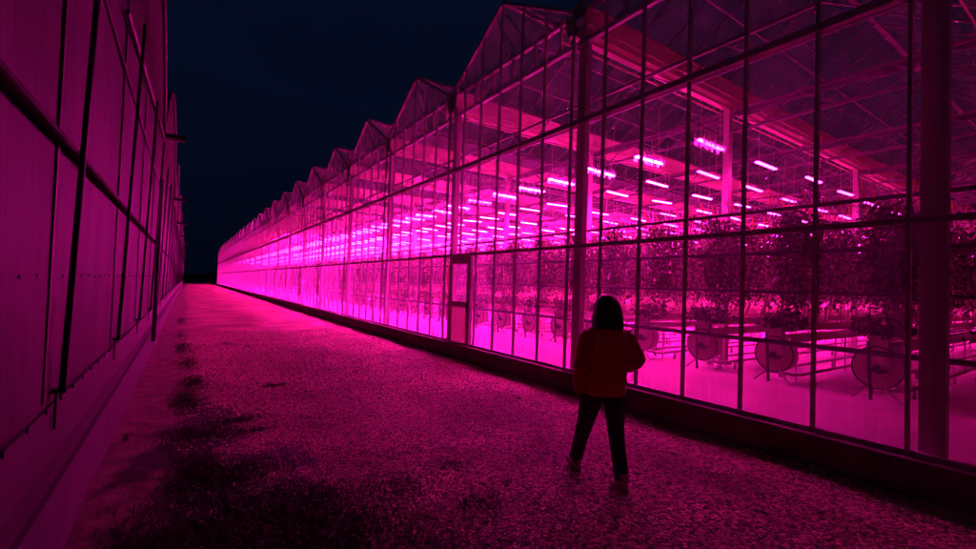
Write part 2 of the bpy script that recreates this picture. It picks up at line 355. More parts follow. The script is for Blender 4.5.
# loose stones
n = 42000
r1 = rng.random(n); y = -1+ 17*r1**1.35; x = XL+.5+(XR-XL-.5)*rng.random(n)
edge = .12+.10*np.sin(y*.9)+.10*np.sin(y*2.3+1)
keep = (x > edge-.2+rng.normal(0, .18, n)) | (rng.random(n) < .05); x = x[keep]; y = y[keep]; n = len(x)
s = (.006+.011*rng.random(n)**2.2)*(1+.2*(y > 6)); s = np.where(rng.random(n) < .012, s*rng.uniform(1.5, 2.3, n), s)
base = np.array([[1, 0, 0], [0, 1, 0], [-1, 0, 0], [0, -1, 0], [0, 0, .75], [0, 0, -.6]])
J = base[None]*(1+.45*(rng.random((n, 6, 1))-.5))+.25*(rng.random((n, 6, 3))-.5)
an = rng.random(n)*6.283; ca, sa = np.cos(an), np.sin(an)
VX = J[..., 0]*1.3; VY = J[..., 1]*.9
V = np.stack([(VX*ca[:, None]-VY*sa[:, None])*s[:, None]+x[:, None], (VX*sa[:, None]+VY*ca[:, None])*s[:, None]+y[:, None],
              J[..., 2]*s[:, None]*.8+(gz(x, y)+s*.25)[:, None]], -1).reshape(-1, 3)
tri = np.array([[0, 1, 4], [1, 2, 4], [2, 3, 4], [3, 0, 4], [1, 0, 5], [2, 1, 5], [3, 2, 5], [0, 3, 5]])
F = (tri[None]+6*np.arange(n)[:, None, None]).reshape(-1, 3)
o = link('gravel', npmesh('gravel', V, F, m_stone)); o['kind'] = 'stuff'; o['label'] = 'loose pale gravel stones strewn over the lane'; o['category'] = 'gravel'
# weeds growing in patches along the left part of the lane
P = []
def patch(cx, cyy, sx_, sy_, k):
    P.append(np.stack([rng.normal(cx, sx_, k), rng.normal(cyy, sy_, k)], 1))
for cx, cyy, a_, b_, k in [(.20, 3.3, .28, .40, 9000), (.75, 3.2, .25, .30, 5000), (.9, 2.7, .4, .3, 4000), (.16, 4.5, .11, .22, 2200), (.45, 4.3, .2, .12, 1500), (.18, 5.6, .17, .16, 2200), (.55, 5.95, .16, .07, 700),
                         (.62, 5.4, .12, .05, 300), (.06, 7.2, .08, .3, 1500), (.14, 8.3, .09, .3, 1100), (.10, 10.2, .07, .4, 700), (.0, 12.4, .07, .5, 700), (-.05, 15, .06, .7, 400), (-.1, 20, .07, 1.0, 400),
                         (-.47, 5.8, .03, .08, 250), (1.12, 7.45, .06, .05, 200), (1.3, 7.5, .03, .03, 60), (.9, 12.8, .1, .12, 120), (1.3, 12.2, .05, .08, 60), (1.5, 3.4, .15, .1, 350), (1.9, 2.9, .12, .08, 200), (2.1, 3.6, .1, .05, 120)]:
    patch(cx, cyy, a_, b_, k)
Q = np.concatenate(P); Q = Q[(Q[:, 0] > XL+.1)]; n = len(Q)
an = rng.random(n)*6.283; L = .015+.05*rng.random(n)**2; lean = L*(.6+1.2*rng.random(n)); wd = .0025+.004*rng.random(n)
dx, dy = np.cos(an), np.sin(an); z0 = gz(Q[:, 0], Q[:, 1])-.004
A = np.stack([Q[:, 0]-dy*wd, Q[:, 1]+dx*wd, z0], 1); B = np.stack([Q[:, 0]+dy*wd, Q[:, 1]-dx*wd, z0], 1)
Cc = np.stack([Q[:, 0]+dx*lean, Q[:, 1]+dy*lean, z0+L], 1)
V = np.stack([A, B, Cc], 1).reshape(-1, 3); F = np.arange(3*n).reshape(-1, 3)
o = link('weeds', npmesh('weeds', V, F, m_weed)); o['kind'] = 'stuff'; o['label'] = 'dark low weeds growing in patches along the lane'; o['category'] = 'weeds'
# far dark tree line
hb = MB(); pts = []
for i in range(81):
    xx = -400+10*i; pts.append((xx, 330+20*math.sin(i*.7), 4.3+1.2*math.sin(i*.9)+.9*math.sin(i*2.3)+rnd.random()*.8))
for i in range(80):
    a, b = pts[i], pts[i+1]
    hb.poly([(a[0], a[1], -1), (b[0], b[1], -1), b, a]); hb.poly([a, b, (b[0], b[1]+60, 1), (a[0], a[1]+60, 1)])
o = hb.build('hills', m_field); o['kind'] = 'structure'

# ------------------------------------------------------------------ lit greenhouse on the right
gh = empty('glasshouse', (XR, 0, 0), 'long glass greenhouse glowing with magenta grow lights, sawtooth gables above the gravel lane', 'greenhouse')
def part(name, mb, m, y=0, par=gh, smooth=False, x=0): return mb.build(name, m, par, (x, y, 0), smooth)
L_ = YMAX-YMIN
part('base_wall', MB().box(-.10, .14, YMIN, YMAX, -.2, ZB-.03).box(-.14, .16, YMIN, YMAX, ZB-.03, ZB), m_curb)
part('aisle_floor', MB().box(.14, XROW-XR+.05, YMIN, YMAX, -.15, FLZ), m_floor)
part('growing_floor', MB().box(XROW-XR+.05, XEND-XR, YMIN, YMAX, -.15, FLZ-.03), m_film)
NB = KMAX-KMIN
DB = 1                                      # bay holding the door (between k=1 and k=2)
DY0, DY1 = 8.50, 9.33
def bay_frame(door=False):
    f = MB(); pt = BAY/6; hh = .5*BAY
    for j in range(6):
        yy = -j*0+j*pt; zt = ZE+(ZRDG-ZE)*(1-abs(yy-hh)/hh)-.03
        zb = ZB
        if door and j == 5: zb = Z1-.03
        f.box(-.03, .02, yy-.015, yy+.015, zb, zt)
    f.box(-.035, .03, .016, BAY-.016, Z1-.028, Z1+.028)
    f.box(-.05, .04, .016, BAY-.016, Z2-.04, Z2+.04)
    f.box(-.02, .03, .02, BAY-.02, ZB, ZB+.045)
    return f
def gable_frame():
    f = MB(); hh = .5*BAY
    f.bar((0, -.02, ZE), (0, hh, ZRDG), .07, .06); f.bar((0, hh, ZRDG), (0, BAY+.02, ZE), .07, .06)
    f.box(.05, .12, .02, BAY-.02, ZE-.04, ZE+.04)
    f.box(.05, .12, .02, BAY-.02, ZC-.04, ZC+.04)
    for j in range(1, 6): f.bar((.09, j*BAY/6-.3, ZC+.04), (.09, j*BAY/6-.3, ZE-.04), .05)
    # ventilation window frame in the gable
    f.bar((.05, 1.35, ZE+.12), (.05, 2.05, ZRDG-.28), .03); f.bar((.05, 1.75, ZE+.12), (.05, 2.35, ZRDG-.28), .03)
    return f
def rect_glass():
    return MB().poly([(0, 0, ZB), (0, BAY, ZB), (0, BAY, ZE), (0, BAY/2, ZRDG), (0, 0, ZE)])
XS = [10.2, 18.2, 26.2, 34.2]
def gutter():
    f = MB(); l = XEND-XR
    f.poly([(.02, -.27, ZE-.02), (l, -.27, ZE-.02), (l, -.17, ZE-.36), (.02, -.17, ZE-.36)])
    f.poly([(.02, -.17, ZE-.36), (l, -.17, ZE-.36), (l, .17, ZE-.36), (.02, .17, ZE-.36)])
    f.poly([(.02, .17, ZE-.36), (l, .17, ZE-.36), (l, .27, ZE-.02), (.02, .27, ZE-.02)])
    f.box(.02, l, -.29, -.265, ZE-.03, ZE+.02); f.box(.02, l, .265, .29, ZE-.03, ZE+.02)
    f.box(.02, l, -.04, .04, ZE-.42, ZE-.362)          # condensation channel and screen rail
    f.box(.02, l, -.34, -.32, ZE-.36, ZE-.33); f.box(.02, l, .32, .34, ZE-.36, ZE-.33)
    return f
def roof_frame():
    f = MB(); l = XEND-XR; hh = BAY/2
    f.bar((0, hh, ZRDG+.01), (l, hh, ZRDG+.01), .08, .07)
    k = 0; xx = .75
    while xx < l:
        f.bar((xx, .17, ZE+.02), (xx, hh, ZRDG-.02), .025, .035); f.bar((xx, hh, ZRDG-.02), (xx, BAY-.17, ZE+.02), .025, .035)
        xx += .75; k += 1
    # open vent sash frames near the ridge
    for i in range(0, 16, 2):
        x0 = 2+i*1.5
        f.bar((x0, hh+.05, ZRDG-.06), (x0, hh+.95, ZRDG-.34), .03); f.bar((x0+1.5, hh+.05, ZRDG-.06), (x0+1.5, hh+.95, ZRDG-.34), .03)
        f.bar((x0, hh+.95, ZRDG-.34), (x0+1.5, hh+.95, ZRDG-.34), .035)
    # push rod gear running along X
    f.bar((.3, hh-.6, ZE+.25), (l, hh-.6, ZE+.25), .035); f.bar((.3, hh+.7, ZE+.1), (l, hh+.7, ZE+.1), .03)
    return f
def roof_truss():
    f = MB(); zt, zb = ZE-.48, ZE-.95
    f.bar((0, YMIN, zt), (0, YMAX, zt), .05, .06); f.bar((0, YMIN, zb), (0, YMAX, zb), .05, .06)
    n_ = 6*NB
    for i in range(n_):
        y0 = YMIN+BAY*i/6; y1 = y0+BAY/6
        f.bar((0, y0, zb if i % 2 else zt), (0, y1, zt if i % 2 else zb), .022)
    return f
def screen():
    n_ = int((YMAX-YMIN)/.4)                    # folded energy screen, bundled beside a truss
    return MB().tube([(0, YMIN+i*.4, ZE-.50-.03*math.sin(i*2.1)) for i in range(n_)], [.08+.025*math.sin(i*1.3) for i in range(n_)], 7)
def wall_col():
    return MB().box(.08, .20, -.22, -.05, FLZ, ZE-.30).box(.05, .24, -.27, -.01, FLZ, FLZ+.03).box(.10, .24, -.05, .05, ZC-.08, ZC-.02)
def int_col():
    return MB().box(-.07, .07, -.07, .07, FLZ-.03, ZE-.43).box(-.13, .13, -.13, .13, FLZ-.03, FLZ+.02)
Mf = bay_frame().mesh('glazing_frame', m_alu); Mfd = bay_frame(True).mesh('glazing_frame_door', m_alu)
Mgf = gable_frame().mesh('gable_frame', m_alu); Mg = rect_glass().mesh('glass', m_glass)
Mgu = gutter().mesh('gutter', m_gutter); Mrf = roof_frame().mesh('roof_frame', m_truss)
hh = BAY/2; l = XEND-XR
Mrg = MB().poly([(0, 0, ZE+.03), (l, 0, ZE+.03), (l, hh, ZRDG+.03), (0, hh, ZRDG+.03)]).poly([(0, hh, ZRDG+.03), (l, hh, ZRDG+.03), (l, BAY, ZE+.03), (0, BAY, ZE+.03)]).mesh('roof_glass', m_rglass)
Mt = roof_truss().mesh('roof_truss', m_truss); Msc = screen().mesh('energy_screen', mat('grey screen cloth', (.10, .09, .09), .8))
Mwc = wall_col().mesh('wall_column', m_white); Mic = int_col().mesh('interior_column', m_white)
for k in range(KMIN, KMAX):
    yy = Y0+k*BAY
    link('glazing_frame', Mfd if k == DB else Mf, gh, (0, yy, 0))
    if k == DB:
        # glass with the door opening left out
        a, b = DY0-yy-.04, DY1-yy+.04
        gm = MB().poly([(0, 0, ZB), (0, a, ZB), (0, a, Z1), (0, b, Z1), (0, b, ZB), (0, BAY, ZB), (0, BAY, ZE), (0, BAY/2, ZRDG), (0, 0, ZE)])
        gm.build('glass_wall', m_glass, gh, (0, yy, 0))
    else: link('glass_wall', Mg, gh, (0, yy, 0))
    link('gable_frame', Mgf, gh, (0, yy, 0)); link('gutter', Mgu, gh, (0, yy, 0))
    link('roof_frame', Mrf, gh, (0, yy, 0)); link('roof_glass', Mrg, gh, (0, yy, 0))
    link('wall_column', Mwc, gh, (0, yy, 0))
    if k < 22:
        for X_ in XS: link('interior_column', Mic, gh, (X_-XR, yy, 0))
for X_ in [7.3]+[10.2+4*i for i in range(10)]:
    link('roof_truss', Mt, gh, (X_-XR, 0, 0))
    if X_ > 8: link('energy_screen', Msc, gh, (X_-XR+.16, 0, 0))
# door
dm = MB()
W = DY1-DY0
dm.box(-.055, -.005, 0, W, .20, .26).box(-.055, -.005, 0, .08, .26, Z1-.09).box(-.055, -.005, W-.08, W, .26, Z1-.09)
dm.box(-.055, -.005, .08, W-.08, 1.16, 1.28).box(-.055, -.005, .08, W-.08, Z1-.2, Z1-.09)
dr = part('door', dm, m_door, DY0)
MB().box(-.035, -.025, .08, W-.08, 1.28, Z1-.2).build('door_glass', m_glass, dr)
MB().box(-.04, -.02, .08, W-.08, .26, 1.16).build('lower_panel', m_frost, dr)
MB().box(-.075, -.055, .02, .06, 1.05, 1.25).bar((-.095, .04, 1.18), (-.095, .18, 1.18), .018).bar((-.055, .04, 1.18), (-.1, .04, 1.18), .018).build('handle', m_dark, dr)
part('door_frame', MB().box(-.05, .03, -.055, -.005, ZB-.02, Z1-.04).box(-.05, .03, W+.005, W+.055, ZB-.02, Z1-.04).box(-.05, .03, -.005, W+.005, Z1-.085, Z1-.04), m_alu, DY0)
# heating pipes along the inside of the glass
for z, rr in ((1.12, .028), (1.70, .018), (2.15, .022), (2.66, .022)):
    part('heating_pipe', MB().tube([(.42, YMIN, z), (.42, YMAX, z)], rr, 8), m_pipe, 0, smooth=True)
# end walls and far side
for yy in (YMIN, YMAX):
    part('end_glass', MB().poly([(0, yy, -.1), (XEND-XR, yy, -.1), (XEND-XR, yy, ZE), (0, yy, ZE)]), m_rglass)
part('far_wall', MB().box(XEND-XR, XEND-XR+.1, YMIN, YMAX, -.2, ZE), m_film)

ONES = 'zeroth first second third fourth fifth sixth seventh eighth ninth tenth eleventh twelfth thirteenth fourteenth fifteenth sixteenth seventeenth eighteenth nineteenth'.split()
TENS = {2: 'twenty', 3: 'thirty', 4: 'forty', 5: 'fifty', 6: 'sixty', 7: 'seventy', 8: 'eighty'}
TNTH = {2: 'twentieth', 3: 'thirtieth', 4: 'fortieth', 5: 'fiftieth', 6: 'sixtieth', 7: 'seventieth', 8: 'eightieth'}
def nth(n):
    if n < 20: return ONES[n]
    return TNTH[n//10] if n % 10 == 0 else TENS[n//10]+'-'+ONES[n % 10]
# ------------------------------------------------------------------ grow lights (hung in rows over the crop)
LZ, LY0, LX0, LDX = 4.65, 4.90, 10.9, 2.3
def led_parts(length, big=False):
    hs = MB().box(-length/2, length/2, -.04, .04, .0121, .05)
    for s_ in (-1, 1): hs.bar((s_*length*.38, 0, .055), (s_*length*.38, 0, 1.25), .006)
    tb = MB().box(-length/2+.01, length/2-.01, -.036, .036, -.010, .012)
    return hs.mesh('housing', m_gutter), [tb.mesh('tube', q) for q in (m_led_low, m_led_mid, m_led, m_led_flare)]
HS, TB = led_parts(.95)
_f = MB()  # bright strands added round the aisle lamps to imitate their streaky glare
for i in range(110):
    xx = rnd.uniform(-.46, .46); yy = rnd.choice((-.07, .07))*rnd.uniform(.9, 1.3); z0 = rnd.uniform(-.10, .02)
    _f.bar((xx, yy, z0), (xx+rnd.uniform(-.01, .01), yy, z0+rnd.uniform(.06, .10+.22*rnd.random())), .008)
_f.bar((-.48, -.07, .30), (.48, -.07, .30), .006); _f.bar((-.48, .07, .30), (.48, .07, .30), .006)
GLARE = _f.mesh('glare_strands', m_hook)
lamps = []
for i in range(73):
    for j in range(-1, 17):
        X_ = LX0+j*LDX; Y_ = LY0+i*ROW
        if X_ > XEND-1 or Y_ > YMAX-1: continue
        if rnd.random() < .04 and i > 2: continue
        lamps.append((X_+rnd.uniform(-.07, .07), Y_+rnd.uniform(-.05, .05), i+1, j+2))
def ang(px_, py_): return math.hypot(px_, py_)
lamps.sort(key=lambda q: q[0]*.8+q[1])
GL = 'magenta grow lights hung in rows over the crop'
near, far = lamps[:290], lamps[290:]
for i, (x_, y_, ri, ci) in enumerate(near):
    t = empty('grow_light', (x_, y_, LZ), 'lit magenta tube, %s from the glass, %s lamp row beyond the thick right column' % (nth(ci), nth(ri)), 'grow light', GL)
    t.location.z += rnd.uniform(-.035, .035); t.rotation_euler = (rnd.uniform(-.05, .05), rnd.uniform(-.03, .03), rnd.uniform(-.04, .04))
    link('housing', HS, t); link('tube', TB[3 if ci == 1 and 1 < ri < 7 else 0 if ri < 3 else 1 if ri < 8 else 2], t)
    if ci == 1: link('glare_strands', GLARE, t)
fm = MB()
for (x_, y_, ri, ci) in far: fm.box(x_-.465, x_+.465, y_-.036, y_+.036, LZ-.010, LZ+.012)
o = fm.build('distant_grow_lights', m_led); o['kind'] = 'stuff'; o['label'] = 'hundreds of distant magenta grow lights deep in the greenhouse'; o['category'] = 'grow lights'; o['group'] = GL

# ------------------------------------------------------------------ crop rows
RL = 34.0
def row_meshes(seed):
    r = np.random.default_rng(seed); n = 27000
    x = RL*r.random(n)**1.7; x[:500] = r.random(500)*.4
    z = 1.35+1.95*r.beta(1.9, 1.5, n); clump = .5+.5*np.sin(x*4.3+seed)*np.sin(z*5+x*1.3)
    ok = r.random(n) < .45+.6*clump; x = x[ok]; z = z[ok]; n = len(x)
    m_ = 1100; x[500:500+m_] = -.42+.75*r.random(m_)**1.2; z[500:500+m_] = 1.12+.30*r.beta(1.5, 2.5, m_)
    y = r.normal(0, .17, n)*(1+.3*np.sin(z*3))
    s = .022+.042*r.random(n)
    d = r.normal(0, 1, (n, 3)); d[:, 2] -= .9; d /= np.linalg.norm(d, axis=1)[:, None]
    q = r.normal(0, 1, (n, 3)); q -= (q*d).sum(1)[:, None]*d; q /= np.linalg.norm(q, axis=1)[:, None]
    c = np.stack([x, y, z], 1); fold = np.cross(d, q)*(s*.25)[:, None]
    V = np.stack([c, c+d*s[:, None]*.9+q*s[:, None]*.55+fold, c+d*s[:, None]*2.1, c+d*s[:, None]*.9-q*s[:, None]*.55+fold], 1).reshape(-1, 3)
    F = np.arange(4*n).reshape(-1, 4)
    leaf = npmesh('foliage', V, F, m_leaf)
    st = MB(); rr = random.Random(seed)
    for i in range(110):
        x0 = (i/110)**1.4*RL; yy = rr.uniform(-.16, .16); x1 = x0+rr.uniform(.1, .7)
        st.bar((x0, yy, 1.02+rr.random()*.12), (x1, yy*.6, 1.75), .018); st.bar((x1, yy*.6, 1.75), (x1+rr.uniform(-.1, .2), yy*.4, 3.1), .013)
    for i in range(9):                                   # bundled stems lying along the row, turned round at its end
        yy = -.2+.05*i; zz = 1.0+.035*(i % 4)
        st.tube([(RL*.6, yy, zz), (8, yy, zz+.04), (3, yy+.02, zz), (.6, yy, zz+.05), (-.05, yy*.8, zz+.03), (-.25, 0, zz+.02)], .017, 5)
    ho = MB(); hr = MB()
    for i in range(230):
        x0 = (i/150)**1.3*RL*.9; yy = rr.choice((-.28, .28))+rr.uniform(-.04, .04); t_ = rr.uniform(.05, .2)
        (hr if i % 5 < 2 else ho).bar((x0, yy, 3.62), (x0+t_, yy+rr.uniform(-.05, .05), 3.36), .020, .012)
        if i % 2: ho.bar((x0+t_, yy, 3.40), (x0+t_*.8, yy*.6, 2.6), .004)
    ho.bar((-.1, -.28, 3.63), (RL, -.28, 3.63), .012); ho.bar((-.1, .28, 3.63), (RL, .28, 3.63), .012)
    return leaf, st.mesh('stems', m_stem), ho.mesh('hook_line', m_hook), hr.mesh('orange_hook_line', m_orange_hook)
tr = MB().box(0, RL, -.11, .11, .80, .84).box(0, RL, -.13, -.11, .80, .92).box(0, RL, .11, .13, .80, .92)
for i in range(14): tr.box(.3+i*2.4, .33+i*2.4, -.10, -.08, FLZ-.03, .80).box(.3+i*2.4, .33+i*2.4, .08, .10, FLZ-.03, .80)
TRAY = tr.mesh('growing_gutter', m_tray)
PR = MB()
for s_ in (-.27, .27):
    PR.tube([(.1, s_, .24), (RL, s_, .24)], .03, 8)
    for i in range(12): PR.box(.5+i*2.6, .55+i*2.6, s_-.02, s_+.02, FLZ-.03, .21)
PR.tube([(.1, -.27, .24), (-.02, -.2, .24), (-.02, .2, .24), (.1, .27, .24)], .03, 8)
PRM = PR.mesh('pipe_rail', m_tray, True)
VAR = [row_meshes(11), row_meshes(23), row_meshes(37)]
rows = []; kk = -4
while Y0+1.215+kk*ROW < YMAX-1:
    rows.append(Y0+1.215+kk*ROW); kk += 1
def ordinal_label(i, y):
    if i < 4: return 'dark tomato row right of the thick steel column, %s counting rightwards' % nth(4-i)
    return 'tall tomato row on a raised gutter, %s row left of the thick steel column' % nth(i-3)
for i, y in enumerate(rows):
    lf, st, ho, hr = VAR[i % 3]
    t = empty('tomato_row', (XROW, y, 0), ordinal_label(i, y), 'crop row', 'tomato rows standing behind the glass')
    link('foliage', lf, t); link('stems', st, t); link('hook_line', ho, t); link('orange_hook_line', hr, t); link('growing_gutter', TRAY, t); link('pipe_rail', PRM, t)

# ------------------------------------------------------------------ hose reels at the row ends
def reel():
    t = empty('hose_reel', (0, 0, 0), 'x', 'hose reel', 'round hose reels at the ends of the crop rows')
    def disc(mb, x, r, n=36, th=.012):
        mb.tube([(x-th, 0, .60), (x+th, 0, .60)], r, n)
    d = MB(); disc(d, -.10, .31); disc(d, .10, .31); d.build('disc', m_frost, t, smooth=False)
    rim = MB(); rim.tube([(-.115, .318*math.cos(a*math.pi/18), .60+.318*math.sin(a*math.pi/18)) for a in range(37)], .014, 6)
    rim.build('rim', m_dark, t)
    h = MB(); h.tube([(-.13, -.03, .65), (-.10, -.03, .65)], .15, 24); h.build('hub', m_reel, t)
    h = MB(); h.tube([(-.16, 0, .60), (.12, 0, .60)], .05, 12)
    n0 = [( -.142, -.03+.13*math.cos(a), .59+.08*math.sin(a)) for a in [math.pi+math.pi*i/12 for i in range(13)]]
    h.poly(n0); h.poly([(p[0]-.004, p[1], p[2]) for p in n0][::-1]); h.build('hose_winding', m_dark, t)
    b = MB().box(-.09, .05, -.12, .12, .90, 1.08); b.build('control_box', m_reel, t)
    p = MB().bar((-.17, .06, FLZ), (-.17, .10, 1.0), .035); p.build('post', m_dark, t)
    for s_ in (-1, 1):
        MB().bar((-.13, s_*.10, .3), (-.18, s_*.30, FLZ), .028).build('leg', m_reel, t)
    return t
rl = reel(); first = True; cnt = 0
posl = ['hose reel behind the glass nearest the thick steel column on the right', 'round hose reel second from the thick right column, one pane further left',
        'paler round hose reel between the walking person and the second reel']
for i, y in enumerate(rows):
    if y < -1 or y > 46: continue
    t = rl if first else copy_tree(rl); first = False
    t.location = (XROW-.22, y+(.02 if i % 2 else -.03), 0)
    k = round((y-2.41)/ROW)
    if k < 0: t['label'] = 'hose reel hidden right of the thick steel column' if k == -1 else 'hose reel at a row end out to the far right'
    elif k < 3: t['label'] = posl[k]
    else: t['label'] = 'small round hose reel, %s one left of the thick steel column' % nth(k+1)

# ------------------------------------------------------------------ film greenhouse on the left
pt = empty('film_greenhouse', (XL, 0, 0), 'long pale plastic-clad greenhouse with arched roofs and leaning poles on the left of the lane', 'greenhouse')
AB, AV0, AE, AT = 9.5, 11.75, 4.62, 6.85
def arch_z(u): # u 0..1 across
    return AE+(AT-AE)*(math.sin(math.pi*u)**.75)
NA = 24
for k in range(-2, 11):
    yy = AV0+(k-1)*AB
    f = MB()
    ns = 38
    for i in range(ns):                       # slightly billowing sheet
        u0, u1 = i/ns, (i+1)/ns
        def bx(u, z): return .006*math.sin(u*AB*2.8)*math.sin(z*1.3)
        zs = [.98, 1.5, 2.25, 3.2, 4.0]
        for a in range(len(zs)):
            z0a = zs[a]; z1a = zs[a+1] if a+1 < len(zs) else None
            t0 = arch_z(u0) if z1a is None else z1a; t1 = arch_z(u1) if z1a is None else z1a
            f.poly([(bx(u0, z0a), u0*AB, z0a), (bx(u1, z0a), u1*AB, z0a), (bx(u1, t1 if z1a else 0), u1*AB, t1), (bx(u0, t0 if z1a else 0), u0*AB, t0)])
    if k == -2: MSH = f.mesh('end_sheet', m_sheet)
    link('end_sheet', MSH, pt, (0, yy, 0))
    if k == -2:
        r_ = MB()
        for i in range(NA):
            u0, u1 = i/NA, (i+1)/NA
            r_.poly([(.04, u0*AB, arch_z(u0)), (.04, u1*AB, arch_z(u1)), (-30, u1*AB, arch_z(u1)), (-30, u0*AB, arch_z(u0))])
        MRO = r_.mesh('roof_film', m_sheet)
        MAR = MB().tube([(.03, i/NA*AB, arch_z(i/NA)) for i in range(NA+1)], .03, 6).mesh('end_arch', m_flash)
        MGU = MB().box(-30, .42, -.10, .10, AE-.05, AE+.04).mesh('valley_gutter', m_dark)
        MBR = MB().tube([(.03, -6.9, 3.87), (.03, .0, 4.57)], .022, 6).mesh('wall_brace', m_flash)
    link('roof_film', MRO, pt, (0, yy, 0)); link('end_arch', MAR, pt, (0, yy, 0)); link('valley_gutter', MGU, pt, (0, yy, 0)); link('wall_brace', MBR, pt, (0, yy, 0))
yA, yB = AV0-3*AB, AV0+10*AB
def lp(name, mb, m, **k): return mb.build(name, m, pt, **k)
lp('flashing', MB().box(-.06, .012, yA, yB, .69, .985), m_flash)
lp('base_band', MB().box(-.08, -.03, yA, yB, .47, .69), m_recess)
lp('foundation', MB().box(-.2, .0, yA, yB, -.2, .47), m_found)
lp('roll_pipe', MB().tube([(.035, yA, 2.27), (.035, yB, 2.27)], .022, 10), m_flash, smooth=True)
lp('upper_seam', MB().box(.0, .02, yA, yB, 3.46, 3.50), m_flash)
lp('lower_clamp', MB().box(.012, .022, yA, yB, .972, .990), m_flash)
MBO = MB().tube([(.004, 0, 0), (.010, 0, 0)], .007, 8).mesh('bolt', m_dark)
MCL = MB().box(.023, .030, -.007, .007, -.012, .012).mesh('clip', m_dark)
yy = .5
while yy < 24: link('bolt', MBO, pt, (0, yy, 1.63+.006*math.sin(yy*7))); yy += .245
yy = .5
while yy < 20: link('clip', MCL, pt, (0, yy, .99)); yy += .30
MPO = MB().tube([(.045, 0, 1.06), (.115, 0, 4.02)], .014, 8).mesh('guide_pole', m_pole, True)
MBK = MB().box(.005, .065, -.02, .02, 1.04, 1.06).box(.02, .03, -.01, .01, .86, 1.04).mesh('bracket', m_dark)
MST = MB().box(.002, .012, -.02, .02, 1.02, 4.3).mesh('post_shadow_strip', m_flash)  # strip added to imitate the shadow of a post behind the film
yy = .84-2.25
while yy < 106:
    o = link('guide_pole', MPO, pt, (0, yy, 0)); link('bracket', MBK, o, (0, 0, 0))
    link('post_shadow_strip', MST, pt, (0, yy-.16, 0)); yy += 2.25
lp('downpipe', MB().tube([(.10, 10.1, 3.4), (.10, 10.1, .45)], .035, 8), m_dark)

